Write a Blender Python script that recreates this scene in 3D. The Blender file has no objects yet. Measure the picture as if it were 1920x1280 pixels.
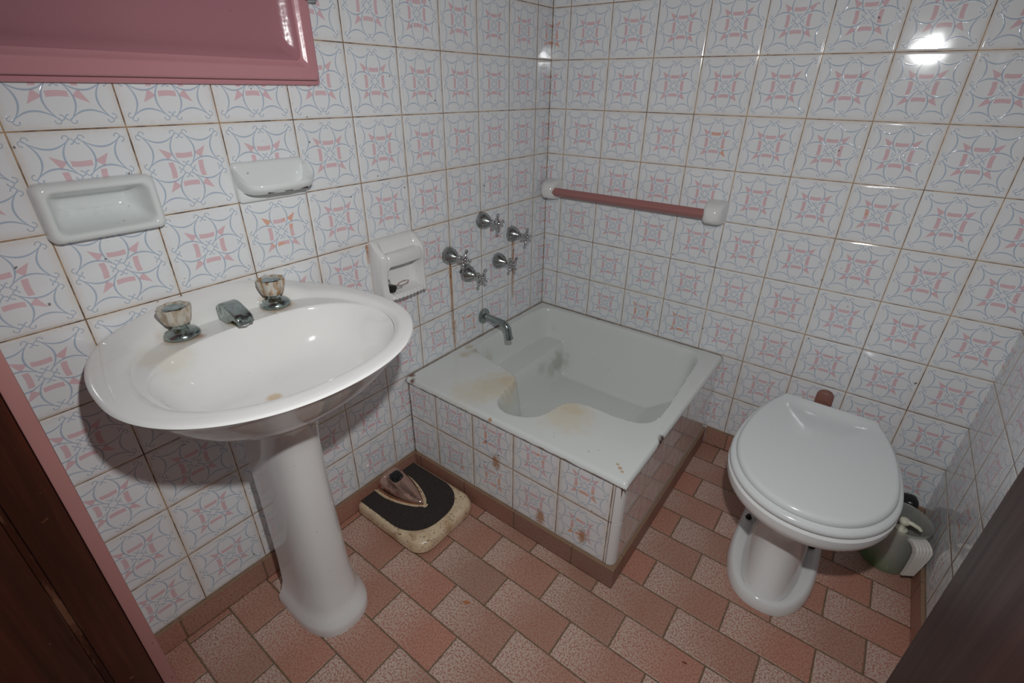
import bpy, bmesh, math, random
import numpy as np
from mathutils import Vector, Matrix
random.seed(7)
C = bpy.context.scene.collection
S = 0.07            # height of the skirting: wall tiles start here
T = 0.15            # wall tile
W = 1.405           # right wall
YF = -1.553         # inner face of the front wall
YB = -2.10
ZC = 2.40
YC = -1.239         # middle of the washbasin
sm = lambda a, b, x: (lambda t: t*t*(3-2*t))(min(1, max(0, (x-a)/(b-a))))

# ------------------------------------------------------------------ node helper
class N:
    """tiny expression builder on shader nodes"""
    def __init__(s, nt, sock): s.nt = nt; s.s = sock
    def _m(s, op, *a):
        n = s.nt.nodes.new('ShaderNodeMath'); n.operation = op
        for i, v in enumerate((s,)+a):
            if isinstance(v, N): s.nt.links.new(v.s, n.inputs[i])
            else: n.inputs[i].default_value = v
        return N(s.nt, n.outputs[0])
    def __add__(s, o): return s._m('ADD', o)
    def __radd__(s, o): return s._m('ADD', o)
    def __sub__(s, o): return s._m('SUBTRACT', o)
    def __rsub__(s, o): return (s*-1)+o
    def __mul__(s, o): return s._m('MULTIPLY', o)
    def __rmul__(s, o): return s._m('MULTIPLY', o)
    def __truediv__(s, o): return s._m('DIVIDE', o)
    def abs(s): return s._m('ABSOLUTE')
    def floor(s): return s._m('FLOOR')
    def frac(s): return s - s.floor()
    def min(s, o): return s._m('MINIMUM', o)
    def max(s, o): return s._m('MAXIMUM', o)
    def lt(s, o): return s._m('LESS_THAN', o)
    def gt(s, o): return s._m('GREATER_THAN', o)
    def sqrt(s): return s._m('SQRT')
    def pw(s, o): return s._m('POWER', o)
    def mod(s, o): return s._m('FLOORED_MODULO', o)
    def sin(s): return s._m('SINE')
    def clamp(s):
        n = s.nt.nodes.new('ShaderNodeClamp'); s.nt.links.new(s.s, n.inputs[0]); return N(s.nt, n.outputs[0])
    def ss(s, a, b):
        """smoothstep a..b (a may be larger than b)"""
        n = s.nt.nodes.new('ShaderNodeMapRange'); n.interpolation_type = 'SMOOTHSTEP'
        s.nt.links.new(s.s, n.inputs[0])
        if a < b: vals = (a, b, 0, 1)
        else: vals = (b, a, 1, 0)
        for i, v in enumerate(vals): n.inputs[i+1].default_value = v
        return N(s.nt, n.outputs[0])

def hexc(r, g, b):
    f = lambda c: (c/255/12.92 if c <= 10 else ((c/255+.055)/1.055)**2.4)
    return (f(r), f(g), f(b), 1)

class Mat:
    def __init__(s, name, rough=.3, base=(.8,.8,.8,1), metal=0, spec=.5, coat=0):
        s.m = bpy.data.materials.new(name); s.m.use_nodes = True; s.nt = s.m.node_tree
        s.b = s.nt.nodes['Principled BSDF']
        s.b.inputs['Roughness'].default_value = rough; s.b.inputs['Base Color'].default_value = base
        s.b.inputs['Metallic'].default_value = metal; s.b.inputs['Specular IOR Level'].default_value = spec
        s.b.inputs['Coat Weight'].default_value = coat
    def pos(s):
        g = s.nt.nodes.new('ShaderNodeNewGeometry'); x = s.nt.nodes.new('ShaderNodeSeparateXYZ')
        s.nt.links.new(g.outputs['Position'], x.inputs[0]); s.P = g.outputs['Position']
        return [N(s.nt, x.outputs[i]) for i in range(3)]
    def local(s):
        g = s.nt.nodes.new('ShaderNodeTexCoord'); x = s.nt.nodes.new('ShaderNodeSeparateXYZ')
        s.nt.links.new(g.outputs['Object'], x.inputs[0]); s.P = g.outputs['Object']
        return [N(s.nt, x.outputs[i]) for i in range(3)]
    def noise(s, scale, detail=3, rough=.5, vec=None, dist=0, stretch=None):
        n = s.nt.nodes.new('ShaderNodeTexNoise'); n.inputs['Scale'].default_value = scale
        n.inputs['Detail'].default_value = detail; n.inputs['Roughness'].default_value = rough
        n.inputs['Distortion'].default_value = dist
        v = vec or s.P
        if stretch:
            mp = s.nt.nodes.new('ShaderNodeMapping'); mp.inputs['Scale'].default_value = stretch
            s.nt.links.new(v, mp.inputs[0]); v = mp.outputs[0]
        s.nt.links.new(v, n.inputs['Vector']); return N(s.nt, n.outputs['Fac'])
    def hash(s, a, b):
        c = s.nt.nodes.new('ShaderNodeCombineXYZ')
        for i, q in enumerate((a, b)): s.nt.links.new(q.s, c.inputs[i])
        w = s.nt.nodes.new('ShaderNodeTexWhiteNoise'); w.noise_dimensions = '2D'
        s.nt.links.new(c.outputs[0], w.inputs['Vector']); return N(s.nt, w.outputs['Value'])
    def mix(s, f, a, b):
        n = s.nt.nodes.new('ShaderNodeMix'); n.data_type = 'RGBA'
        if isinstance(f, N): s.nt.links.new(f.s, n.inputs[0])
        else: n.inputs[0].default_value = f
        for i, v in ((6, a), (7, b)):
            if hasattr(v, 'links'): s.nt.links.new(v, n.inputs[i])
            else: n.inputs[i].default_value = v
        return n.outputs[2]
    def col(s, c): s.nt.links.new(c, s.b.inputs['Base Color'])
    def set(s, name, v):
        if isinstance(v, N): s.nt.links.new(v.s, s.b.inputs[name])
        else: s.b.inputs[name].default_value = v
    def bump(s, h, strength=1, dist=.001):
        n = s.nt.nodes.new('ShaderNodeBump'); n.inputs['Strength'].default_value = strength
        n.inputs['Distance'].default_value = dist
        s.nt.links.new(h.s, n.inputs['Height']); s.nt.links.new(n.outputs[0], s.b.inputs['Normal'])

WHITE = hexc(236, 237, 239); BLUE = hexc(158, 178, 200); PINK = hexc(222, 170, 178); ORNG = hexc(226, 142, 96)

def tile_mat(name, u_axis, sign, u0, rust=None, damage=.93, grime=.5, top=None, spec=.5, flat=1.0, spots=(), corner=False, edge=False, coat=False):
    M = Mat(name, rough=.09)
    p = M.pos(); U = (p[u_axis]*sign - u0)/T; V = (p[2]-S)/T
    iu, iv = U.floor(), V.floor(); fu, fv = U-iu, V-iv
    h1 = M.hash(iu, iv)
    e = (fu.min(1-fu)).min(fv.min(1-fv))*T
    wob = M.noise(120, 3)
    grout = (e + (wob-.5)*.0010).ss(.0015, .0008)
    X = (fu-.5).abs(); Y = (fv-.5).abs()
    a = (X-.225).abs(); b = (Y-.225).abs()
    H, K = .170, .075
    def arc(a, b):
        c = b*b*(K/(H*H)) + (H-K)
        w = b*b*(-.0050/(.18*.18)) + .0090
        d = (a-c).abs()
        arc_ = (d-w).ss(.0016, -.0016)*b.lt(.176)
        r = .0255
        ex = H-K+K*(.176/H)**2
        dx, dy = a-(ex+r*.72), b-(.176-r*.6)
        dd = ((dx*dx+dy*dy).sqrt()-r).abs()
        ring = (dd-.0050).ss(.0016, -.0016)*(1-dx.lt(.006)*dy.lt(.002))
        dot = ((dx*dx+(dy+r)*(dy+r)).sqrt()-.0075).ss(.0016, -.0016)
        return arc_.max(ring).max(dot)
    blue = arc(a, b).max(arc(b, a))
    mx, mn = X.max(Y), X.min(Y)
    bar = ((mx - mn*mn*1.0 - .160).abs()-.0285).ss(.0015, -.0015)*mn.lt(.092)
    cor = (mx+mn).gt(.305)*((mx-mn)-(mx+mn)*-.34-.173).lt(0)*mn.gt(.122)
    pink = bar.max(cor)
    dmg = h1.gt(damage)*M.noise(22, 2).ss(.50, .60)
    pk = M.mix(dmg, PINK, ORNG)
    tint = M.mix(h1*.5, WHITE, hexc(232, 233, 234))
    c = M.mix(pink*.70, tint, pk)
    c = M.mix(blue*.76, c, BLUE)
    big = M.noise(2.3, 3)
    # yellowed glaze along the joints
    yel = (e.ss(.016, .001)*(big+wob*.6).ss(.62, .98))*grime
    c = M.mix(yel*.32, c, hexc(205, 170, 120))
    spk = M.noise(75, 1).ss(.765, .79)
    c = M.mix(spk*.75, c, hexc(90, 62, 48))
    gn = M.noise(28, 3)
    gc = M.mix((gn.ss(.35, .65)*.75 + M.noise(1.6, 2).ss(.4, .65)*.3).clamp(), hexc(196, 164, 128), hexc(98, 70, 48))
    if top:
        k = (p[2]+(M.noise(35, 3)-.5)*.014).ss(top-.006, top)
        c = M.mix(k*.9, c, M.mix(M.noise(60, 2), hexc(120, 70, 36), hexc(66, 42, 30)))
    for (su, sz, sr) in spots:
        du = p[u_axis]-su; dv = (p[2]-sz)*.55
        k = ((du*du+dv*dv).sqrt()+(M.noise(90, 4, .7)-.5)*sr*1.6).ss(sr, sr*.3)
        c = M.mix(k*.8, c, hexc(176, 120, 70))
    if rust:
        for (y0, z0, z1, wd, st) in rust:
            dz = (p[2]-z1)/(z0-z1)
            drift = (M.noise(14, 2)-.5)*.010
            d = (p[1]-y0+drift).abs()
            body = (d/wd).ss(1.0, .25)*(M.noise(70, 3, stretch=(1, 1, .3)).ss(.22, .48))
            mask = body*dz.ss(0, .25)*p[2].lt(z0)*(dz*.6+.4)*st
            c = M.mix(mask.clamp(), c, M.mix(M.noise(90, 2).ss(.4, .65), hexc(196, 130, 60), hexc(128, 70, 26)))
    c = M.mix(grout, c, gc)
    if corner: c = M.mix((p[u_axis]*sign + (wob-.5)*.002).ss(.0028, .0012), c, gc)
    if edge: c = M.mix((p[0]+(M.noise(40, 3)-.5)*.012).ss(.011, .003), c, M.mix(gn, hexc(120, 74, 42), hexc(52, 34, 26)))
    if coat: M.set('Coat Weight', 1.0); M.set('Coat Roughness', .05); M.set('Coat IOR', 1.75)
    M.col(c)
    M.set('Roughness', grout*.7+.07)
    hgt = (e.ss(.0008, .0055)*.0011 + blue*.00005 + M.noise(9, 2)*.0009)*flat
    M.set('Specular IOR Level', spec)
    M.bump(hgt, 1, 1)
    return M.m

# ------------------------------------------------------------------ materials
TL = tile_mat('tiles_left', 1, -1, .0856, corner=True, grime=.7, damage=.95,
              rust=[(-.541, .70, .38, .008, 1.0), (-.535, .48, .37, .012, .55), (-.208, .70, .42, .012, 1.0), (-.844, .815, .755, .006, .9), (-.386, .77, .72, .004, .7)])
TB = tile_mat('tiles_back', 0, 1, .0687, corner=True, damage=.93)
TR = tile_mat('tiles_right', 1, -1, .0837, damage=.6, grime=1)
TF = tile_mat('tiles_front', 0, 1, .05)
TA = tile_mat('tiles_apron', 0, 1, .1215, damage=.45, grime=1, top=.353, edge=True, spots=[(.36, .215, .020), (.52, .10, .020), (.655, .12, .018)])
TS = tile_mat('tiles_apron_side', 1, -1, .008, damage=.7, grime=.8, spec=.8, flat=.3, coat=True)

def floor_mat(name, skirt=None, dk=.15):
    M = Mat(name, rough=.42)
    p = M.pos()
    if skirt is None:
        R = (-.006-p[1])/.0998; ir = R.floor(); fr = R-ir
        odd = ir.mod(2.0)
        Uc = (p[0]-.026-odd*.0955)/.1985; iu = Uc.floor(); g = Uc-iu
        e = (fr.min(1-fr)*.0998).min(g.min(1-g)*.1985)
    else:
        ax, off = skirt
        Uc = (p[ax]-off)/.1985; iu = Uc.floor(); g = Uc-iu; ir = iu*0+ax
        e = (g.min(1-g)*.1985).max(0)
    h = M.hash(iu, ir); h2 = M.hash(ir, iu+7)
    big = M.noise(9, 2)
    sp = M.noise(235, 2, .6); sp2 = M.noise(420, 1)
    grad = (g + (big-.5)*.5).ss(.0, .75) if skirt is None else (g*0+.95+(big-.5)*.3)
    dark = M.mix(h, hexc(178, 142, 124), hexc(194, 142, 122))
    dark = M.mix(h2.ss(.55, 1)*.7, dark, hexc(166, 138, 120))
    light = hexc(208, 186, 172)
    base = M.mix(grad, light, dark)
    red = M.mix(h, hexc(162, 106, 92), hexc(178, 108, 92))
    c = M.mix(sp.ss(.48, .57)*.85, base, red)
    c = M.mix(sp2.ss(.62, .70)*.35, c, hexc(120, 86, 76))
    c = M.mix(M.noise(3.1, 3).ss(.45, .8)*.22, c, hexc(140, 112, 92))
    ed = (e+(M.noise(70, 2)-.5)*.0022)
    c = M.mix(ed.ss(.0023, .0012), c, M.mix(M.noise(12, 2), hexc(104, 86, 70), hexc(130, 108, 80)))
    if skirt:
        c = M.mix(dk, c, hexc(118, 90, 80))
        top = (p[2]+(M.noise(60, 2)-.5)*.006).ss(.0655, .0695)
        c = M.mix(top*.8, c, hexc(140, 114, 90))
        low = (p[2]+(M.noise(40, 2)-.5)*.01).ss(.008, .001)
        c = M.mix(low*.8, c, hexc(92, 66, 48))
    M.col(c)
    M.set('Roughness', sp*.2+.34)
    M.bump(ed.ss(.0005, .004)*.0012+sp*.00022, 1, 1)
    return M.m
FL = floor_mat('floor_tiles')
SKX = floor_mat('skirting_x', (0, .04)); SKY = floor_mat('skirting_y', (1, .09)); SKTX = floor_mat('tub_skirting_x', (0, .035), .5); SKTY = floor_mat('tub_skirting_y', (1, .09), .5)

def ceramic(name, base=(232, 231, 230), rough=.08, stains=(), lip=False, dirt=0.0):
    M = Mat(name, rough=rough)
    p = M.pos()
    n = M.noise(40, 3); n2 = M.noise(5, 3)
    c = M.mix(n2.ss(.35, .75)*.25, hexc(*base), hexc(*[int(v*.97) for v in base]))
    spk = M.noise(85, 1).ss(.775, .80)
    c = M.mix(spk*.55*dirt, c, hexc(96, 78, 60))
    rg = None
    for (x, y, z, r, col, st) in stains:
        d = ((p[0]-x)*(p[0]-x)+(p[1]-y)*(p[1]-y)+(p[2]-z)*(p[2]-z)).sqrt() + (n-.5)*r*.9 + (n2-.5)*r*.5
        k = d.ss(r, r*.25)*st
        c = M.mix(k, c, hexc(*col))
    if lip:
        q = M.noise(26, 3)
        k = (p[2]+(q-.5)*.012).ss(.3575, .354)*p[1].lt(-.7)
        j = (p[0]+(q-.5)*.008).ss(.0085, .0035).max((p[1]*-1+(q-.5)*.008).ss(.0085, .0035))
        c = M.mix((k*.9).max(j*.85), c, M.mix(n, hexc(120, 74, 40), hexc(60, 40, 30)))
    M.col(c)
    return M
CER = ceramic('ceramic_white', dirt=.6).m
CERD = ceramic('ceramic_dish', base=(228, 231, 230), dirt=1).m
bs = ceramic('ceramic_basin', base=(236, 235, 233), dirt=.25, stains=[
    (.066, -1.321, .765, .044, (196, 160, 120), .85), (.085, -1.300, .765, .016, (170, 110, 70), .7), (.066, -1.137, .765, .044, (200, 166, 124), .85),
    (.075, -1.230, .765, .030, (206, 182, 136), .8), (.218, -1.252, .650, .020, (206, 172, 122), .7), (.12, -1.37, .76, .06, (226, 218, 200), .6)])
BAS = bs.m
TUBS = [(.264, -.611, .37, .10, (218, 206, 178), .6), (.272, -.575, .37, .05, (214, 190, 146), .35), (.225, -.69, .37, .10, (220, 208, 180), .5), (.50, -.62, .37, .11, (222, 212, 186), .6),
        (.50, -.585, .37, .045, (218, 194, 150), .35), (.026, -.492, .37, .022, (196, 170, 136), .6), (.05, -.54, .37, .030, (200, 176, 142), .55), (.06, -.50, .365, .026, (176, 156, 130), .5),
        (.709, -.715, .37, .007, (196, 160, 104), .9), (.719, -.724, .37, .008, (192, 150, 92), .9), (.728, -.732, .37, .006, (196, 160, 104), .8), (.756, -.545, .364, .015, (74, 34, 20), 1.0), (.757, -.560, .360, .017, (74, 34, 20), 1.0), (.7575, -.574, .354, .013, (74, 34, 20), 1.0),
        (.006, -.745, .37, .018, (120, 66, 36), .9), (.03, -.762, .366, .014, (120, 70, 40), .9), (.165, -.105, .18, .060, (164, 168, 150), .55), (.165, -.16, .17, .05, (176, 180, 162), .45), (.16, -.22, .20, .04, (186, 184, 166), .4), (.10, -.08, .30, .04, (206, 194, 150), .5), (.06, -.42, .30, .05, (210, 206, 190), .7),
        (.275, -.003, .37, .011, (90, 60, 44), .9), (.345, -.766, .364, .010, (190, 130, 60), .9)]
tub = ceramic('tub_enamel', base=(226, 229, 226), rough=.14, dirt=.5, stains=TUBS, lip=True); TUB = tub.m
TOI = ceramic('toilet_ceramic', base=(232, 232, 231), rough=.08, dirt=.2).m
SEAT = Mat('seat_plastic', rough=.14, base=hexc(226, 229, 229)).m

def metal(name, base, rough, dull, amount, met=1.0):
    M = Mat(name, rough=rough, metal=met); M.local()
    n = M.noise(60, 4, .65); k = n.ss(.62-amount*.4, .72-amount*.2)
    M.col(M.mix(k, hexc(*base), hexc(*dull)))
    M.set('Roughness', k*.35+rough); M.set('Metallic', (1-k*.65)*met)
    M.bump(n, .05, .0006)
    return M.m
CHR = metal('chrome_tarnished', (176, 178, 178), .2, (104, 112, 104), .35)
CHRB = metal('chrome_clean', (200, 200, 202), .12, (120, 124, 120), .15)
GRN = metal('chrome_greened', (158, 168, 166), .17, (124, 138, 132), .32)
BRZ = metal('bronze_cover', (214, 180, 166), .17, (170, 132, 116), .25)
BOLT = Mat('bolt_metal', .4, hexc(60, 56, 50), metal=.8).m
BLK = Mat('black_rubber', .55, hexc(34, 32, 32)).m

def knob_mat(name, rust):
    M = Mat(name, rough=.12, base=hexc(226, 216, 200)); p = M.local()
    n = M.noise(90, 3, stretch=(1, 1, .35)); n2 = M.noise(40, 2)
    c = M.mix(n.ss(.40, .66), hexc(226, 220, 208), hexc(190, 172, 144))
    c = M.mix((n.ss(.50-.1*rust, .62)*p[2].ss(.012, .034)*rust).clamp(), c, hexc(178, 136, 88))
    M.col(c); M.set('Transmission Weight', .3); M.set('IOR', 1.45)
    return M.m
KN1 = knob_mat('acrylic_knob_clear', .35); KN2 = knob_mat('acrylic_knob_rusty', 1.0)

def pinkplastic(name, base, rough, bump):
    M = Mat(name, rough=rough); M.local()
    n = M.noise(6, 2); f = M.noise(160, 2)
    c = M.mix(n*.5, hexc(*base), hexc(*[int(v*.94) for v in base]))
    c = M.mix(M.noise(130, 1).ss(.79, .81)*.5, c, hexc(120, 70, 72))
    M.col(c); M.bump(M.noise(45, 2)*.25+n+f*.02, bump, .003); M.set('Specular IOR Level', .35)
    return M.m
PP = pinkplastic('pink_plastic', (200, 142, 148), .22, .6)
PPI = pinkplastic('mauve_plastic', (176, 122, 130), .2, .9)
RAIL = pinkplastic('rail_plastic', (172, 118, 114), .3, .1)

def wood(name, c1, c2, rough, scratch, axis=2, coat=.15):
    M = Mat(name, rough=rough, coat=coat, spec=.28); p = M.pos()
    st = [70, 70, 70]; st[axis] = 3
    g = M.noise(1, 5, .6, stretch=tuple(st)); g2 = M.noise(1, 2, stretch=tuple(v*.15 for v in st))
    c = M.mix((g*.6+g2*.5).ss(.35, .75), hexc(*c1), hexc(*c2))
    if scratch:
        n = M.noise(34, 2, stretch=(1, 1, 1.0)); c = M.mix(n.ss(.74, .78)*.7, c, hexc(150, 96, 70))
        n = M.noise(90, 2); c = M.mix(n.ss(.76, .80)*.6, c, hexc(170, 128, 104))
        c = M.mix((p[1]+1.637).abs().ss(.0075, .004)*M.noise(24, 4, .7, stretch=(1, 1, .3)).ss(.48, .62)*.7, c, hexc(150, 104, 80))
    M.col(c); M.bump(g, .3, .0006); M.set('Roughness', g*.2+rough-.1)
    return M.m
WOODJ = wood('dark_wood_frame', (96, 46, 30), (58, 28, 20), .5, True)
WOODD = wood('dark_wood_door', (74, 40, 34), (50, 27, 24), .5, False, 2, 0)
def paint(name, base, chip):
    M = Mat(name, rough=.45); M.pos()
    n = M.noise(60, 3, stretch=(1, 1, .4)); n2 = M.noise(8, 2)
    c = M.mix(n2*.4, hexc(*base), hexc(*[int(v*.9) for v in base]))
    c = M.mix(n.ss(.68, .74)*chip, c, hexc(116, 66, 48)); M.col(c); return M.m
PAINT = paint('pink_paint', (200, 142, 138), .8)
PLAST = paint('wall_plaster', (206, 200, 196), 0)

def cream():
    M = Mat('cream_enamel', rough=.3); M.local()
    n = M.noise(150, 2); n2 = M.noise(22, 4, .6)
    c = M.mix(n2.ss(.42, .72)*.75, hexc(224, 202, 170), hexc(178, 142, 106))
    c = M.mix(n.ss(.63, .67)*.9, c, hexc(84, 56, 42)); M.col(c); return M.m
CREAM = cream()
def mat_rubber():
    M = Mat('ribbed_rubber', rough=.7); p = M.local()
    n = M.noise(300, 2); c = M.mix(n.ss(.4, .7), hexc(40, 34, 32), hexc(58, 50, 46))
    c = M.mix(M.noise(45, 1).ss(.76, .79)*.5, c, hexc(140, 120, 104)); M.col(c); M.bump(n, .5, .0006); return M.m
RUB = mat_rubber()
def glassy(name, base, rough, trans, alpha=1):
    M = Mat(name, rough=rough, base=hexc(*base)); M.set('Transmission Weight', trans); M.set('IOR', 1.45); M.set('Alpha', alpha); return M.m
BLKGL = Mat('dark_window', .06, hexc(26, 26, 28)).m
def jug_mat():
    M = Mat('jug_plastic', rough=.3); p = M.pos()
    k = (p[2]+(M.noise(18, 2)-.5)*.05).ss(.085, .02)*((p[0]-1.33)*-9+(p[1]+.215)*-5+.35).clamp()
    M.col(M.mix(k, hexc(206, 210, 204), hexc(120, 176, 92))); M.set('Transmission Weight', .5); M.set('Alpha', .5); return M.m
JUG = jug_mat()
HAND = Mat('jug_handle_plastic', .4, hexc(214, 210, 204)).m
CLEAR = glassy('clear_plastic', (226, 226, 218), .08, .8)
PUMP = Mat('pump_plastic', .3, hexc(222, 220, 200)).m
GREENL = glassy('green_soap', (120, 190, 80), .1, .5)
BAG = Mat('black_bag', .25, hexc(28, 26, 26)).m
BROWNP = paint('brown_pink_pipe', (146, 100, 88), 1.0)
FLAKE = Mat('dry_flake', .6, hexc(190, 110, 50)).m
FLAKED = Mat('dark_crumb', .7, hexc(120, 60, 24)).m
SEAL = paint('rusty_seal', (120, 78, 44), 1.0)
SLOT_SHADE = Mat('dark_slot', .8, hexc(40, 34, 30)).m  # dark colour stands in for the shade inside the tray's drain slots

# ------------------------------------------------------------------ mesh helpers
def obj(name, bm, mat, parent=None, smooth=True, label=None):
    me = bpy.data.meshes.new(name)
    bmesh.ops.recalc_face_normals(bm, faces=bm.faces)
    bm.to_mesh(me); bm.free()
    if smooth:
        me.polygons.foreach_set('use_smooth', [True]*len(me.polygons))
        try: me.set_sharp_from_angle(angle=math.radians(42))
        except Exception: pass
    me.materials.append(mat)
    o = bpy.data.objects.new(name, me); C.objects.link(o)
    if parent is not None:
        o.parent = parent; o.matrix_parent_inverse = Matrix.Translation(parent.location).inverted() if parent.rotation_euler.z == 0 else Matrix.Identity(4)
    if label: o['label'] = label
    return o
def thing(name, label, cat, loc=(0,0,0), group=None):
    o = bpy.data.objects.new(name, None); C.objects.link(o); o.location = loc; o.empty_display_size = .02
    o['label'] = label; o['category'] = cat
    if group: o['group'] = group
    return o
def tag(o, label, cat, group=None):
    o['label'] = label; o['category'] = cat
    if group: o['group'] = group
    return o
def struct(name, bm, mat, label=None, smooth=False):
    o = obj(name, bm, mat, None, smooth); o['kind'] = 'structure'
    if label: o['label'] = label
    return o
def loft(bm, rings, cap0=True, cap1=True, closed=True):
    vs = [[bm.verts.new(p) for p in r] for r in rings]
    for A, B in zip(vs, vs[1:]):
        n = len(A)
        for i in range(n if closed else n-1):
            j = (i+1) % n
            try: bm.faces.new((A[i], A[j], B[j], B[i]))
            except ValueError: pass
    if cap0: bm.faces.new(vs[0])
    if cap1: bm.faces.new(vs[-1])
    return vs
def box(bm, lo, hi, bev=0, seg=2):
    r = bmesh.ops.create_cube(bm, size=1)
    for v in r['verts']:
        v.co = Vector([(lo[i]+hi[i])/2 + v.co[i]*(hi[i]-lo[i]) for i in range(3)])
    if bev:
        es = list({e for v in r['verts'] for e in v.link_edges})
        bmesh.ops.bevel(bm, geom=es, offset=bev, segments=seg, affect='EDGES', profile=.5)
    return bm
def lathe(bm, prof, n=32, mat=None, star=None):
    rings = []
    for r, z in prof:
        ring = []
        for i in range(n):
            t = 2*math.pi*i/n; k = star(t, z) if star else 1
            v = Vector((r*k*math.cos(t), r*k*math.sin(t), z))
            ring.append(mat @ v if mat else v)
        rings.append(ring)
    return loft(bm, rings, True, True)
def tube(bm, path, rad, n=16, caps=True):
    P = [Vector(p) for p in path]; R = rad if isinstance(rad, (list, tuple)) else [rad]*len(P)
    tan = [(P[min(i+1, len(P)-1)]-P[max(i-1, 0)]).normalized() for i in range(len(P))]
    up = Vector((0, 0, 1)) if abs(tan[0].z) < .9 else Vector((1, 0, 0))
    a = tan[0].cross(up).normalized(); rings = []
    for i, p in enumerate(P):
        a = (a - tan[i]*a.dot(tan[i])).normalized(); b = tan[i].cross(a)
        rings.append([p + (a*math.cos(2*math.pi*k/n)+b*math.sin(2*math.pi*k/n))*R[i] for k in range(n)])
    return loft(bm, rings, caps, caps)
def rr(w, h, r, n=6):
    """rounded rectangle, centred, ccw, 4*(n+1) points"""
    r = max(1e-5, min(r, w/2-1e-5, h/2-1e-5)); out = []
    for k, (sx, sy) in enumerate(((1, 1), (-1, 1), (-1, -1), (1, -1))):
        for i in range(n+1):
            t = math.pi/2*(k+i/n)
            out.append((sx*(w/2-r)+r*math.cos(t), sy*(h/2-r)+r*math.sin(t)))
    return out
AX = Matrix.Rotation(math.pi/2, 4, 'Y')      # lathe axis z -> +x

# ------------------------------------------------------------------ room shell
bm = bmesh.new(); box(bm, (-.2, YB-.6, -.1), (1.7, .12, 0)); struct('floor', bm, FL)
bm = bmesh.new(); box(bm, (-.12, YB, ZC), (W+.12, .12, ZC+.1)); struct('ceiling', bm, PLAST)
# left wall, with the pocket behind the recessed soap dish
hy0, hy1, hz0, hz1 = -1.4245, -1.2905, .9705, 1.0305
bm = bmesh.new()
ys = [YB, hy0, hy1, 0.0]; zs = [0, hz0, hz1, ZC]
def quad(*p): bm.faces.new([bm.verts.new(q) for q in p])
for i in range(3):
    for j in range(3):
        if (i, j) != (1, 1): quad((0, ys[i], zs[j]), (0, ys[i+1], zs[j]), (0, ys[i+1], zs[j+1]), (0, ys[i], zs[j+1]))
d = -.05
quad((0, hy0, hz0), (d, hy0, hz0), (d, hy1, hz0), (0, hy1, hz0)); quad((0, hy0, hz1), (d, hy0, hz1), (d, hy1, hz1), (0, hy1, hz1))
quad((0, hy0, hz0), (d, hy0, hz0), (d, hy0, hz1), (0, hy0, hz1)); quad((0, hy1, hz0), (d, hy1, hz0), (d, hy1, hz1), (0, hy1, hz1))
quad((d, hy0, hz0), (d, hy1, hz0), (d, hy1, hz1), (d, hy0, hz1))
quad((-.12, YB, 0), (-.12, 0, 0), (-.12, 0, ZC), (-.12, YB, ZC))
quad((0, YB, 0), (-.12, YB, 0), (-.12, YB, ZC), (0, YB, ZC)); quad((0, 0, 0), (-.12, 0, 0), (-.12, 0, ZC), (0, 0, ZC))
quad((0, YB, ZC), (0, 0, ZC), (-.12, 0, ZC), (-.12, YB, ZC)); quad((0, YB, 0), (0, 0, 0), (-.12, 0, 0), (-.12, YB, 0))
bmesh.ops.remove_doubles(bm, verts=bm.verts, dist=1e-5)
struct('wall_left', bm, TL)
bm = bmesh.new(); box(bm, (-.12, 0, 0), (W+.12, .12, ZC)); struct('wall_back', bm, TB)
bm = bmesh.new(); box(bm, (W, YB, 0), (W+.12, 0, ZC)); struct('wall_right', bm, TR)
bm = bmesh.new(); box(bm, (0, YB, 0), (.10, YF-.004, ZC)); box(bm, (1.32, YB, 0), (W, YF-.004, ZC)); box(bm, (.10, YB, 2.06), (1.32, YF-.004, ZC)); struct('wall_front', bm, TF)
# skirting tiles
def skirt(name, lo, hi, mat):
    bm = bmesh.new(); box(bm, lo, hi, .002, 2); return struct(name, bm, mat, smooth=False)
SKT = .009
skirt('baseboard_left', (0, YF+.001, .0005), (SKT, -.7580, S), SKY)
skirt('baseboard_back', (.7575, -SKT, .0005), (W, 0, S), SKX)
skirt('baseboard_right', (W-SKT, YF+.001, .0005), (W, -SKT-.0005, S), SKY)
# door frame: painted edge and dark lining with a rebate groove
bm = bmesh.new(); box(bm, (.035, -1.5745, .001), (.130, YF, 2.0), .003, 2); struct('trim_1', bm, PAINT, 'pink painted edge of the door frame', True)
bm = bmesh.new()
box(bm, (.1005, -1.632, .001), (.1295, -1.5752, 2.0), .002, 2); box(bm, (.1005, -2.10, .001), (.1265, -1.6425, 2.0), .002, 2); box(bm, (.1005, -1.642, .001), (.1175, -1.6325, 2.0))
struct('trim_2', bm, WOODJ, 'dark wood lining of the door frame', True)
bm = bmesh.new(); box(bm, (.1005, -1.70, 2.001), (1.3195, YF-.001, 2.059), .002); struct('trim_3', bm, WOODJ)
bm = bmesh.new(); box(bm, (1.2905, -1.70, .001), (1.3195, YF-.001, 2.0), .002); struct('trim_4', bm, WOODJ)
# open door leaf on the right
bm = bmesh.new(); box(bm, (0, 0, .008), (.038, .602, 1.985), .002, 2)
dl = struct('door_1', bm, WOODD, 'dark wood door leaf standing open at the right', True); dl.location = (1.2500, YF+.004, 0); dl.rotation_euler = (0, 0, math.radians(.6))

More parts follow.
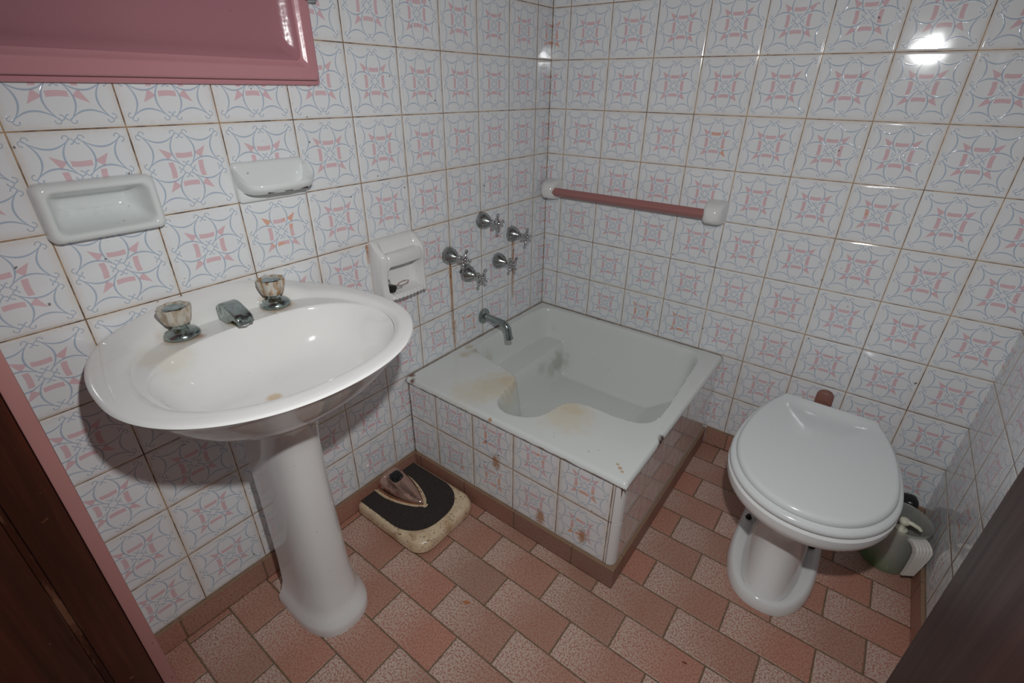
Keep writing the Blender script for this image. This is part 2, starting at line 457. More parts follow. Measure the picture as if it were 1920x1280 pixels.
# ------------------------------------------------------------------ washbasin
def oval(cx, cy, a, bf, bb, ef, eb, n=200, xmin=.002):
    out = []
    for i in range(n):
        t = 2*math.pi*i/n; c, sn = math.cos(t), math.sin(t); ex = ef if c > 0 else eb
        out.append((max(cx+math.copysign(abs(c)**(2/ex), c)*(bf if c > 0 else bb), xmin), cy+math.copysign(abs(sn)**(2/ex), sn)*a))
    return out
def mixr(A, B, t): return [(p[0]*(1-t)+q[0]*t, p[1]*(1-t)+q[1]*t) for p, q in zip(A, B)]
O_ = oval(.236, YC, .256, .230, .327, 2.11, 2.275)          # outer edge
I_ = oval(.235, YC+.010, .2135, .181, .200, 2.2, 2.5, xmin=.030)   # foot of the inner step
B_ = oval(.250, YC+.014, .2095, .164, .152, 2.35, 2.45)     # edge of the bowl
def zrim(x, y): return .775 + max(0, .045-.034*((y-YC)/.17)**2)*sm(.125, 0.0, x)
DK = .7610
bm = bmesh.new(); rings = []
def ring(P, zf): rings.append([(x, y, zf(i)) for i, (x, y) in enumerate(P)])
zo = [zrim(x, y) for x, y in O_]
# underside of the fascia first, up over the edge, across the rim and down into the bowl
for sc, dz in ((.34, -.158), (.46, -.143), (.56, -.126), (.64, -.108), (.71, -.091)):
    ring([(max(.002, .19+(x-.19)*sc), YC+(y-YC)*sc) for x, y in O_], lambda i: .775+dz)
for g, dz in ((.78, -.074), (.84, -.0545), (.89, -.0385), (.93, -.0255), (.962, -.0145), (.985, -.0075), (.996, -.0048), (1.0, -.0032)):
    ring([(max(.002, .19+(x-.19)*g), YC+(y-YC)*g) for x, y in O_], lambda i: zo[i]*sm(.78, .98, g)+.775*(1-sm(.78, .98, g))+dz)
for t, dz in ((.04, -.0008), (.12, 0), (.30, -.0002), (.50, -.0008)):
    ring(mixr(O_, I_, t), lambda i: zo[i]+dz-(zo[i]-.775)*t*.5)
for t, f in ((.68, .04), (.80, .20), (.90, .55), (.96, .86), (1.0, 1.0)):
    ring(mixr(O_, I_, t), lambda i: (zo[i]-(zo[i]-.775)*t*.5-.0012)*(1-f)+DK*f)
for t in (.12, .3, .5, .7, .84, .92): ring(mixr(I_, B_, t), lambda i: DK-.0004*t)
def bowl(sc): return [(.245+(x-.245)*sc, YC+.012+(y-YC-.012)*sc) for x, y in B_]
for sc, dz in ((1.0, -.0009), (.993, -.0025), (.980, -.0085), (.962, -.018), (.935, -.034), (.905, -.054), (.865, -.076), (.81, -.098), (.74, -.116), (.65, -.130), (.54, -.139), (.40, -.1445), (.25, -.1475), (.10, -.149)):
    ring(bowl(sc), lambda i: DK+dz*.75)
loft(bm, rings)
wb = thing('washbasin', 'white oval pedestal washbasin fixed to the tiled wall under the pink cabinet', 'washbasin', (.2, YC, 0))
basin = obj('basin', bm, BAS, wb)
# drain
bm = bmesh.new(); lathe(bm, [(.001, 0), (.021, 0), (.023, .002), (.020, .004), (.012, .003), (.001, .002)], 24, Matrix.Translation((.285, YC+.012, .6515)))
obj('drain', bm, GRN, basin)
# pedestal
bm = bmesh.new(); rings = []
for z, hw, xf, xb in ((.0005, .082, .297, .10), (.018, .083, .298, .10), (.030, .081, .294, .10), (.045, .072, .281, .102), (.07, .064, .272, .104), (.15, .060, .264, .104), (.30, .0575, .258, .10), (.45, .0555, .258, .096), (.53, .056, .262, .09), (.58, .060, .272, .085), (.61, .074, .292, .08), (.632, .098, .315, .08)):
    r = []
    for i in range(49):
        t = -math.pi/2+math.pi*i/48
        ex = 2.5
        xm = xb+.075
        x = xm+abs(math.cos(t))**(2/ex)*(xf-xm); y = math.copysign(abs(math.sin(t))**(2/ex), math.sin(t))*hw
        r.append((x, YC+.003+y, z))
    r.append((xb, YC+.003+hw*.97, z)); r.append((xb, YC+.003-hw*.97, z))
    rings.append(r)
loft(bm, rings)
obj('pedestal', bm, CER, wb)

# taps on the basin
def basin_tap(y, mat, label):
    x = .060; z0 = .7613
    t = thing('basin_tap', label, 'tap', (x, y, z0), group='acrylic knob taps on the washbasin')
    M0 = Matrix.Translation((x, y, z0))
    bm = bmesh.new(); lathe(bm, [(.001, .0), (.0285, .0), (.0305, .003), (.030, .007), (.026, .012), (.018, .016), (.012, .019), (.011, .026), (.001, .026)], 40, M0); obj('base_flange', bm, GRN, t)
    bm = bmesh.new()
    st = lambda a, z: 1+.055*sm(.025, .05, z)*math.cos(8*a)*1.2
    lathe(bm, [(.001, .0265), (.017, .0265), (.0215, .030), (.0245, .040), (.0265, .050), (.0272, .057), (.0262, .0605), (.0225, .0595), (.019, .0555), (.001, .0555)], 96, M0, st)
    kb = obj('knob', bm, mat, t)
    bm = bmesh.new(); lathe(bm, [(.001, .0556), (.0178, .0556), (.0182, .0575), (.0165, .0595), (.008, .0603), (.001, .0603)], 40, M0); obj('cap', bm, GRN, kb)
    return t
basin_tap(-1.321, KN1, 'left acrylic knob tap with greenish base on the washbasin rim')
basin_tap(-1.137, KN2, 'right acrylic knob tap with rusty streaks on the washbasin rim')
# spout: squared low arc
sp = thing('basin_spout', 'squat tarnished chrome spout between the two knob taps on the washbasin', 'faucet', (.066, -1.2300, .7613))
bm = bmesh.new(); rings = []
ZD = .7613
for (x, zb, zt, w) in ((.040, .0002, .016, .028), (.042, 0, .026, .032), (.047, 0, .034, .034), (.058, 0, .0395, .034), (.072, 0, .0405, .0335), (.082, .004, .0390, .033), (.092, .011, .0360, .0325), (.103, .014, .0325, .032), (.113, .013, .029, .0315), (.121, .010, .025, .031), (.1245, .0095, .019, .029)):
    h = zt-zb
    rings.append([(x, -1.230+u, ZD+(zb+zt)/2+v) for (u, v) in rr(w, h, min(.0035, h*.35), 4)])
loft(bm, rings); sb = obj('spout_body', bm, GRN, sp)
bm = bmesh.new(); lathe(bm, [(.001, 0), (.0070, 0), (.0085, .002), (.0085, .008), (.001, .008)], 24, Matrix.Translation((.1135, -1.230, ZD+.0045))); obj('aerator', bm, CHRB, sb)

# ------------------------------------------------------------------ recessed soap dish
bm = bmesh.new(); rings = []
w0, h0, yc, zc = .164, .092, -1.3575, 1.0005
for ins, x, rad in ((0, .0008, .012), (0, .011, .012), (.0015, .0155, .012), (.005, .019, .011), (.0085, .0200, .010), (.0115, .0198, .010), (.0135, .0185, .011), (.0155, .014, .012), (.0175, .004, .012), (.0205, -.008, .012), (.0255, -.022, .011), (.0325, -.031, .008), (.038, -.034, .005)):
    r = []
    for (u, v) in rr(w0-2*ins, h0-2*ins, rad, 8):
        r.append([x*1.35 if x > 0 else x, yc+u, zc+v])
    # subdivide long sides by resampling
    m = len(r); rs = []
    for i in range(m):
        A, B = r[i], r[(i+1) % m]; k = 14 if math.dist(A, B) > .02 else 1
        for j in range(14 if (i % 9) == 8 else 1):
            tt = j/(14 if (i % 9) == 8 else 1); rs.append([A[q]+(B[q]-A[q])*tt for q in range(3)])
    for pt in rs:
        if pt[2] < zc and ins > .02:                      # scalloped ribs on the lower side
            kk = sm(.02, .030, ins)*sm(0, -.008, pt[2]-zc)
            pt[2] += .0035*kk*abs(math.sin((pt[1]-yc)*math.pi/.0195)); pt[0] += .004*kk*abs(math.sin((pt[1]-yc)*math.pi/.0195))
    rings.append(rs)
loft(bm, rings, False, True)
tag(obj('soap_dish', bm, CERD), 'white ceramic soap dish recessed in the wall left of the projecting one', 'soap dish')

# ------------------------------------------------------------------ projecting soap dish
sd = thing('soap_shelf', 'white ceramic soap shelf with a projecting half-round tray and drain slots', 'soap dish', (0, -1.0615, .97))
bm = bmesh.new(); rings = []
for ins, x, rad in ((0, .0008, .008), (0, .007, .008), (.0015, .0105, .008), (.005, .0125, .007), (.012, .013, .006)):
    rings.append([(x, -1.0615+u, 1.0085+v) for u, v in rr(.1515-2*ins, .0785-2*ins, rad, 6)])
loft(bm, rings); obj('back_plate', bm, CERD, sd)
bm = bmesh.new(); rings = []
NT = 60
def half(a, dep, zf, zend, x0=.0115):
    r = []
    for i in range(NT+1):
        t = math.pi*i/NT; cs, sn = math.cos(t), math.sin(t)
        x = x0 + dep*abs(sn)**.62; y = -1.0615 + a*math.copysign(abs(cs)**.72, cs)
        k = (1-min(1, abs(sn)*1.5))**1.5
        r.append((x, y, zf+(zend-zf)*k))
    return r
for a, dep, zf, zend in ((.044, .003, .9835, .984), (.056, .022, .985, .986), (.067, .043, .9895, .991), (.0745, .055, .9955, 1.001), (.0775, .0595, 1.0015, 1.020), (.0780, .0605, 1.006, 1.034), (.0770, .0590, 1.009, 1.0385), (.0750, .0555, 1.0085, 1.038), (.072, .0510, 1.003, 1.031), (.066, .040, .9955, 1.006), (.055, .020, .9925, .995), (.042, .004, .992, .993)):
    rings.append(half(a, dep, zf, zend))
loft(bm, rings, True, True, closed=False)
tray = obj('tray', bm, CERD, sd)
for k in (-.030, .005, .040):
    bm = bmesh.new(); box(bm, (-.002, -.009, -.0018), (.002, .009, .0018), .0012, 2)
    o = obj('drain_slot', bm, SLOT_SHADE, tray); o.location = Vector((.0585-abs(k)*.07, -1.0615+k, .9925)); o.rotation_euler = (0, 0, -k*4)  # solid dark bar in place of an open slot

# ------------------------------------------------------------------ cup and soap holder
Y0, Y1 = -.839, -.683
solid = [(.0008, .822), (.011, .821), (.020, .814), (.030, .805), (.040, .797), (.0475, .788), (.0505, .777), (.0495, .764), (.0475, .752), (.046, .740), (.0455, .715), (.047, .692), (.050, .676), (.0505, .664), (.046, .656), (.026, .6535), (.0008, .656)]
carve = [(.0008, .822), (.010, .821), (.017, .814), (.0215, .800), (.0255, .789), (.0325, .7865), (.0420, .7905), (.0500, .786), (.0520, .770), (.0490, .757), (.030, .749), (.0095, .742), (.0075, .700), (.018, .683), (.047, .6755), (.0525, .666), (.0008, .654)]
carve = carve[:15]+[(.0525, .664), (.0008, .6535)]
bm = bmesh.new(); rings = []
for k in range(57):
    t = k/56; y = Y0+(Y1-Y0)*t; de = min(y-Y0, Y1-y)
    f = sm(.014, .024, de); sc = 1-.16*(1-min(1, de/.012))**2.2; bow = .006*math.sin(math.pi*t)
    r = []
    for (a, b) in zip(solid, carve):
        x = a[0]*(1-f)+b[0]*f; z = a[1]*(1-f)+b[1]*f
        zc2 = .738; x = .0008+(x-.0008)*sc; z = zc2+(z-zc2)*(1-.03*(1-min(1, de/.010))**2)
        if x > .03: x += bow
        if z < .69 and x > .012 and f > .5: z += .0013*math.cos((y-Y0)*2*math.pi/.013)
        r.append((x, y, z))
    rings.append(r)
loft(bm, rings)
tag(obj('soap_holder', bm, CER), 'white ceramic cup and soap holder on the wall right of the washbasin', 'soap holder')
# sink plug with bead chain lying in it
pg = thing('sink_plug', 'black rubber sink plug with bead chain lying in the wall soap holder', 'sink plug', (.030, -.806, .681))
bm = bmesh.new(); lathe(bm, [(.001, 0), (.0125, 0), (.0145, .009), (.0145, .011), (.006, .013), (.001, .013)], 24, Matrix.Translation((.030, -.804, .6825)) @ Matrix.Rotation(.25, 4, 'Y')); obj('stopper', bm, BLK, pg)
def chain(pts, r=.0017, mat=None):
    bm = bmesh.new(); P = [Vector(p) for p in pts]
    L = []; 
    for A, B in zip(P, P[1:]):
        m = max(1, int((B-A).length/.0031))
        L += [A.lerp(B, i/m) for i in range(m)]
    for p in L: bmesh.ops.create_icosphere(bm, subdivisions=1, radius=r, matrix=Matrix.Translation(p))
    return obj('bead_chain', bm, mat, pg)
loop = [(.030+.010*math.sin(t)+.004, -.785+.0045+.018*(1-math.cos(t)), .695-.002*math.cos(t)) for t in np.linspace(0, 2*math.pi, 16)]
chain([(.030, -.802, .696), (.031, -.792, .695)] + loop, mat=BRZ)
chain([(.036+.007*math.sin(t), -.793+.011*(1-math.cos(t)), .688) for t in np.linspace(0, 2*math.pi, 14)], mat=CHR)
chain([(.024+.004*math.cos(t), -.8035, .704+.008*math.sin(t)) for t in np.linspace(0, 2*math.pi, 12)], mat=CHR)

# ------------------------------------------------------------------ shower valves
VY = -.383
def valve(y, z, ang, n_arm, label, bell_s=1.0, scale=1.0):
    t = thing('shower_valve', label, 'valve', (0, y, z), group='cross-handle valves on the wall above the bath')
    M0 = Matrix.Translation((.0005, y, z)) @ AX
    bm = bmesh.new()
    lathe(bm, [(.001, 0), (.0265, 0), (.0280, .003), (.0275, .008), (.0245, .017), (.0195, .026), (.0140, .033), (.0105, .0375), (.0085, .040), (.001, .040)], 40, M0); obj('escutcheon', bm, CHR, t)
    bm = bmesh.new(); lathe(bm, [(.001, .040), (.0075, .040), (.0095, .043), (.0095, .047), (.0065, .050), (.0065, .054), (.0095, .057), (.0095, .060), (.0065, .063), (.001, .063)], 24, M0); obj('stem', bm, CHRB, t)
    bm = bmesh.new()
    lathe(bm, [(.001, .060), (.008, .062), (.0105, .067), (.0105, .073), (.009, .078), (.006, .082), (.001, .083)], 24, M0)
    for k in range(n_arm):
        a = ang + 2*math.pi*k/n_arm; d = Vector((0, math.cos(a), math.sin(a))); o = Vector((.0705, y, z))
        tube(bm, [o+d*.006, o+d*.014, o+d*.020, o+d*.0235, o+d*.027, o+d*.030, o+d*.0315], [.0048, .0036, .0040, .0058, .0062, .0046, .001], 14)
    obj('cross_handle', bm, CHRB, t)
valve(VY, .793, math.radians(93), 4, 'topmost of five chrome cross-handle valves on the wall above the bath')
valve(VY+.161, .714, math.radians(80), 4, 'chrome valve with rust streak below, nearest the corner above the bath')
valve(VY-.165, .714, math.radians(65), 4, 'chrome valve with rust streak below, farthest left and nearest the soap holder')
valve(VY+.082, .633, math.radians(35), 4, 'lower right chrome valve without rust streak, above the bath spout')
valve(VY-.084, .632, math.radians(48), 4, 'lower left chrome valve without rust streak, above the bath spout')
bs_ = thing('bath_spout', 'greenish chrome bath spout bent downward from the wall over the tub', 'faucet', (0, VY, .443))
bm = bmesh.new(); lathe(bm, [(.001, .0005), (.027, .0005), (.0285, .003), (.0275, .007), (.020, .010), (.016, .012), (.001, .012)], 40, Matrix.Translation((0, VY, .444)) @ AX); obj('wall_flange', bm, GRN, bs_)
bm = bmesh.new()
pa = [(.010, VY, .444), (.05, VY, .4425), (.085, VY, .4405)] + [(.085+.030*math.sin(a), VY, .4105+.030*math.cos(a)) for a in np.linspace(.25, 1.25, 7)] + [(.1165, VY, .402), (.119, VY, .392), (.1205, VY, .386)]
tube(bm, pa, [.0125]*3+[.0128]*7+[.0128, .0138, .0145], 24); obj('pipe', bm, GRN, bs_)

# ------------------------------------------------------------------ towel rail
tr = thing('towel_rail', 'pink square towel rail between two white ceramic brackets on the back wall', 'towel rail', (.33, 0, .84))
def bracket(x0, x1, flip):
    bm = bmesh.new(); rings = []
    for y, ix, iz in ((-.0008, 0, 0), (-.010, 0, 0), (-.022, .001, .0015), (-.035, .002, .004), (-.048, .004, .008), (-.057, .008, .013), (-.063, .013, .019), (-.0665, .020, .026), (-.068, .026, .032)):
        w = (x1-x0)-2*ix*.72; h = .071-2*iz*.72; z = .8480-.004*iz/.03
        rings.append([((x0+x1)/2+u, y, z+v) for u, v in rr(w, h, .010+iz*.45, 6)])
    loft(bm, rings); return bm
obj('bracket', bracket(.010, .072, 1), CER, tr); obj('bracket', bracket(.610, .672, -1), CER, tr)
bm = bmesh.new(); rings = []
for x in (.066, .616):
    rings.append([(x, -.046+u*.7071-v*.7071, .8440+(u+v)*.7071) for u, v in rr(.0228, .0228, .002, 3)])
loft(bm, rings); obj('rail', bm, RAIL, tr)

# ------------------------------------------------------------------ pink wall cabinet
cb = thing('hanging_cabinet', 'pink moulded plastic cabinet hanging on the tiled wall above the washbasin', 'cabinet', (0, -1.24, 1.186))
bm = bmesh.new(); rings = []
cw, ch = .62, .56; cy, cz = -.914-cw/2, 1.1855+ch/2
for ins, x, rad in ((0, .0008, .008), (0, .009, .008), (.003, .0115, .008), (.0085, .012, .008), (.0095, .014, .008), (.0095, .024, .008), (.0110, .0265, .008), (.014, .0275, .008), (.028, .0275, .008), (.031, .0285, .008), (.034, .0275, .008), (.037, .024, .010), (.044, .022, .012)):
    rings.append([(x, cy+u, cz+v) for u, v in rr(cw-2*ins, ch-2*ins, rad, 8)])
loft(bm, rings, True, False); obj('frame_rim', bm, PP, cb)
bm = bmesh.new(); rings = []
for ins, x, rad in ((.0435, .0212, .012), (.052, .020, .014), (.060, .013, .016), (.072, .0075, .018), (.090, .0055, .018), (.11, .0055, .016)):
    rings.append([(x, cy+u, cz+v) for u, v in rr(cw-2*ins, ch-2*ins, rad, 8)])
loft(bm, rings, False, True); obj('inner_panel', bm, PPI, cb, label='darker mauve inner panel')
bm = bmesh.new(); box(bm, (.006, -.934, 1.3335), (.036, -.908, 1.352), .003, 2); obj('clip', bm, GRN, cb, label='greenish metal clip')

# ------------------------------------------------------------------ bath tub
bt = thing('bathtub', 'small white enamel sit-in bathtub with a scalloped opening in the tiled corner', 'bathtub', (.375, -.38, 0))
poly = [(.047, -.470), (.062, -.492), (.10, -.501), (.247, -.534), (.272, -.541), (.285, -.556), (.292, -.590), (.300, -.645), (.314, -.684), (.338, -.705), (.368, -.712), (.400, -.703), (.430, -.684), (.449, -.650), (.456, -.605), (.466, -.570), (.490, -.547), (.54, -.537), (.61, -.538), (.665, -.531), (.698, -.510), (.711, -.47), (.711, -.40), (.703, -.28), (.697, -.15), (.692, -.075), (.664, -.036), (.60, -.031), (.35, -.031), (.12, -.031), (.062, -.036), (.043, -.065), (.040, -.12), (.040, -.30)]
for _ in range(2):
    q = []
    for i in range(len(poly)):
        A, B = poly[i], poly[(i+1) % len(poly)]
        q += [(A[0]*.75+B[0]*.25, A[1]*.75+B[1]*.25), (A[0]*.25+B[0]*.75, A[1]*.25+B[1]*.75)]
    poly = q
PA = np.array(poly); PB = np.roll(PA, -1, 0)
def sdf(x, y):
    P = np.stack([x.ravel(), y.ravel()], 1); dmin = np.full(len(P), 9.0); ins = np.zeros(len(P), bool)
    for A, B in zip(PA, PB):
        e = B-A; t = np.clip(((P-A)@e)/(e@e), 0, 1); dd = np.linalg.norm(P-A-t[:, None]*e, axis=1); dmin = np.minimum(dmin, dd)
        c = ((A[1] > P[:, 1]) != (B[1] > P[:, 1])) & (P[:, 0] < (B[0]-A[0])*(P[:, 1]-A[1])/((B[1]-A[1]) or 1e-9)+A[0]); ins ^= c
    return np.where(ins, dmin, -dmin).reshape(x.shape)
X0, X1, YA, YZ = .0025, .757, -.766, -.0025
nx, ny = 176, 178
gx = np.linspace(X0, X1, nx); gy = np.linspace(YA, YZ, ny); GX, GY = np.meshgrid(gx, gy, indexing='ij')
D = sdf(GX, GY)
ss = lambda a, b, v: (lambda t: t*t*(3-2*t))(np.clip((v-a)/(b-a), 0, 1))
ztop, zf = .370, .105
smax = lambda a, b, k: np.log(np.exp(a/k)+np.exp(b/k))*k
wall_w = .040 + .030*ss(.30, .0, -GY)*1.0 + .01
t_ = np.clip((D+.008)/(wall_w+.008), 0, 1)
drop = (t_*t_*(3-2*t_))*.45 + (1-(1-t_)**2)*.55*ss(0, .25, t_)
zb_ = ztop-(ztop-zf)*drop
seat = .250*(1-ss(.148, .182, GX)) + zf*ss(.148, .182, GX)
seat = seat*(1-ss(-.50, -.535, GY)*ss(.25, .30, GX))
ramp = .105 + np.clip((GX-.545)/.15, 0, 2)*.11*(1+.0*GX)
ramp = np.where(GX > .53, ramp, -1.0)
lower = smax(np.full_like(GX, zf), smax(seat, ramp, .006), .004)
Z = np.where(D > -.008, smax(zb_, lower, .008)-.0, ztop)
Z = np.minimum(Z, ztop)
# rolled outer edge at the front and right
for dist in (GX*0+(X1-GX), GY-YA):
    k = np.clip(dist/.012, 0, 1); Z = Z - .010*(1-np.sqrt(np.clip(1-(1-k)**2, 0, 1)))
bm = bmesh.new()
V = [[bm.verts.new((GX[i, j], GY[i, j], Z[i, j])) for j in range(ny)] for i in range(nx)]
for i in range(nx-1):
    for j in range(ny-1): bm.faces.new((V[i][j], V[i+1][j], V[i+1][j+1], V[i][j+1]))
border = [V[i][0] for i in range(nx)]+[V[nx-1][j] for j in range(1, ny)]+[V[i][ny-1] for i in range(nx-2, -1, -1)]+[V[0][j] for j in range(ny-2, 0, -1)]
low = [bm.verts.new((v.co.x, v.co.y, .3545)) for v in border]
inn = [bm.verts.new((.379+(v.co.x-.379)*.97, -.383+(v.co.y+.383)*.97, .3545)) for v in border]
bot = [bm.verts.new((.379+(v.co.x-.379)*.93, -.383+(v.co.y+.383)*.93, .085)) for v in border]
L = len(border)
for a, b in ((border, low), (low, inn), (inn, bot)):
    for i in range(L): bm.faces.new((a[i], a[(i+1) % L], b[(i+1) % L], b[i]))
bm.faces.new(bot)
obj('enamel_basin', bm, TUB, bt)
# tiled apron (front and side), rounded corner pieces, skirting, rusty joint under the rim
bm = bmesh.new(); box(bm, (.002, -.7575, S), (.7275, -.7485, .353)); obj('tiled_front', bm, TA, bt, False)
bm = bmesh.new(); box(bm, (.7405, -.7355, S), (.7495, -.002, .353)); obj('tiled_side', bm, TS, bt, False)
for z0, z1 in ((S, .219), (.2205, .353)):
    bm = bmesh.new(); pr = [(.729, -.7570)] + [(.729+.0205*math.sin(a), -.7365-.0205*math.cos(a)) for a in np.linspace(0, math.pi/2, 10)] + [(.7405, -.7365), (.729, -.7480)]
    loft(bm, [[(x, y, z) for x, y in pr] for z in (z0+.001, z1)]); obj('corner_trim', bm, CER, bt)
bm = bmesh.new(); box(bm, (.7265, -.7562, S), (.7295, -.7485, .353)); box(bm, (.7405, -.7375, S), (.7488, -.7352, .353)); obj('corner_joint', bm, SEAL, bt, False)
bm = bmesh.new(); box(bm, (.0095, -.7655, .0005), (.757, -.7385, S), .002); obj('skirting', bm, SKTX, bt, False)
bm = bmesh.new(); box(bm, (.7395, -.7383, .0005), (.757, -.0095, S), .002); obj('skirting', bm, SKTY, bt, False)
bm = bmesh.new(); box(bm, (.002, -.7590, .352), (.7505, -.749, .3572)); box(bm, (.742, -.752, .352), (.7512, -.002, .3572)); obj('rim_joint', bm, SEAL, bt, False)

# ------------------------------------------------------------------ bathroom scale
sc = thing('bathroom_scale', 'old cream bathroom scale with black mat and bronze dial cover in the corner', 'scale', (.15, -.89, 0))
bm = bmesh.new(); rings = []
sx0, sx1, sy0, sy1 = .014, .296, -1.015, -.776
def sc_ring(ins, z):
    x0, x1, y0, y1 = sx0+ins, sx1-ins, sy0+ins, sy1-ins; out = []
    rb, rf = .016, .045
    hw = (y1-y0)/2; yc = (y0+y1)/2
    for k, (cx_, cy_, r_) in enumerate(((x1-rf, y1-rf, rf), (x0+rb, y1-rb, rb), (x0+rb, y0+rb, rb), (x1-rf, y0+rf, rf))):
        for i in range(9):
            t = math.pi/2*(k+i/8); x = cx_+r_*math.cos(t); y = cy_+r_*math.sin(t)
            # slightly bowed front and sides
            if x > x1-rf*.6: x += .006*(1-((y-yc)/hw)**2)
            out.append((x, y, z))
        # bow points along the edges
        A = out[-1]
    return out
def sc_res(r, m=10):
    out = []
    for i in range(len(r)):
        A, B = Vector(r[i]), Vector(r[(i+1) % len(r)]); k = m if (B-A).length > .03 else 1
        out += [tuple(A.lerp(B, j/k)) for j in range(k)]
    return out
for ins, z in ((.012, .010), (.004, .011), (.0, .014), (0, .030), (.002, .040), (.007, .046), (.014, .0485), (.03, .049)):
    r = sc_ring(ins, z)
    rings.append(r)
loft(bm, rings); obj('body', bm, CREAM, sc)
for x, y in ((.05, -.985), (.05, -.806), (.255, -.975), (.255, -.816)):
    bm = bmesh.new(); lathe(bm, [(.001, .0003), (.012, .0003), (.012, .0105), (.001, .0105)], 20, Matrix.Translation((x, y, 0))); obj('foot', bm, BLK, sc)
# shield-shaped mat with a bay for the dial cover
yc = (sy0+sy1)/2
def drop_w(x, grow=0):           # half width of the tear-drop dial cover at x
    t = (x-.020)/(.186-.020); 
    if t < 0: return .042+grow
    if t > 1: return max(0, grow-(x-.186))
    return (.046*(math.sin(math.pi*min(1, (t*.62+.38)))**.75))*(1) + grow*(1 if t < .9 else 1)
mb = []
outer = []
xb, xfm, hwm = sx0+.010, .268, (sy1-sy0)/2-.012
for i in range(41):
    t = -math.pi/2+math.pi*i/40
    x = .165+(xfm-.165)*abs(math.cos(t))**.95; y = yc+hwm*math.copysign(abs(math.sin(t))**.80, math.sin(t)); outer.append((x, y))
outl = [(xb, yc-hwm)] + [(xb+(.165-xb)*k/4, yc-hwm) for k in range(1, 4)] + outer + [(.165-(.165-xb)*k/4, yc+hwm) for k in range(1, 4)] + [(xb, yc+hwm)]
bay = []
for k in range(13): x = xb+(.190-xb)*k/12; bay.append((x, yc+drop_w(x, .010)))
bay += [(.197, yc+.006), (.1985, yc), (.197, yc-.006)]
for k in range(12, -1, -1): x = xb+(.190-xb)*k/12; bay.append((x, yc-drop_w(x, .010)))
pl = outl + bay
bm = bmesh.new()
lo = [bm.verts.new((x, y, .0485)) for x, y in pl]; hi = [bm.verts.new((x, y, .0512)) for x, y in pl]
bm.faces.new(hi); bm.faces.new(lo)
for i in range(len(pl)): bm.faces.new((lo[i], lo[(i+1) % len(pl)], hi[(i+1) % len(pl)], hi[i]))
bmesh.ops.triangulate(bm, faces=[f for f in bm.faces if len(f.verts) > 4]); mt = obj('mat', bm, RUB, sc, False)
bm = bmesh.new()
rim = bay; inr = [(x*.985+.15*.015, yc+(y-yc)*.80) for x, y in bay]
bm2 = []
tube(bm, [(x, y, .0505) for x, y in [(xb, yc+drop_w(xb, .008))]+[(x, yc+(y-yc)*.92) for x, y in bay[1:-1]]+[(xb, yc-drop_w(xb, .008))]], .0028, 8); obj('mat_edging', bm, CREAM, mt)
# dial cover
bm = bmesh.new(); rings = []
for k in range(33):
    t = k/32; x = .018+.168*t
    hw = .046*(math.sin(math.pi*min(1, t*.62+.38))**.75) if t < 1 else .001
    if t < .1: hw *= .62+.38*math.sqrt(1-(1-t/.1)**2)
    hw = max(hw, .002)
    hz = .056*(1-t)**.55*(math.sqrt(1-(1-min(1, t/.16))**2) if t < .16 else 1)*(.86+.14*math.cos(t*3)) + .002
    if t > .8: hz = max(hz, .016*math.sqrt(max(0, 1-((t-.8)/.2)**2))+.001)
    rings.append([(x, yc+hw*math.copysign(abs(math.cos(a))**.85, math.cos(a)), .0490+hz*abs(math.sin(a))**.85) for a in np.linspace(0, math.pi, 21)])
loft(bm, rings); dc = obj('dial_cover', bm, BRZ, sc)
bm = bmesh.new(); rings = []
for ins, h in ((0, -.010), (0, .0015), (.0015, .0030), (.005, .0042), (.009, .0046)):
    rings.append([(u, v, h) for u, v in rr(.036-2*ins, .038-2*ins, .011, 6)])
loft(bm, rings); o = obj('dial_window', bm, BLKGL, dc); o.location = Vector((.068, yc, .0955)); o.rotation_euler = (0, math.radians(13), 0)

# ------------------------------------------------------------------ toilet
tx = 1.0875
to = thing('toilet', 'white ceramic toilet with closed lid standing beside the tub', 'toilet', (tx, -.42, 0))
def lid_out(g, yb=-.180, yf=-.646, n=120, hwb=.117, hw=.169):
    """plan outline of lid/seat grown by g"""
    out = []
    ym = -.435
    for i in range(41):                      # front half ellipse
        t = math.pi*i/40
        out.append(((hw+g)*math.copysign(abs(math.cos(t))**.95, math.cos(t)), ym-(ym-yf+g)*abs(math.sin(t))**.95))
    for k in range(1, 17):                   # left side to back
        s = k/16; w = (hw+g)*(1-s**2.1)+(hwb+g)*s**2.1
        out.append((-w, ym+(yb+g-ym)*s))
    for k in range(1, 12): out.append((-(hwb+g)+2*(hwb+g)*k/12, yb+g))
    for k in range(16, 0, -1):
        s = k/16; w = (hw+g)*(1-s**2.1)+(hwb+g)*s**2.1
        out.append((w, ym+(yb+g-ym)*s))
    return out
def trans(pts, z): return [(tx+x-.010*sm(.30, .12, z), y, z) for x, y in pts]
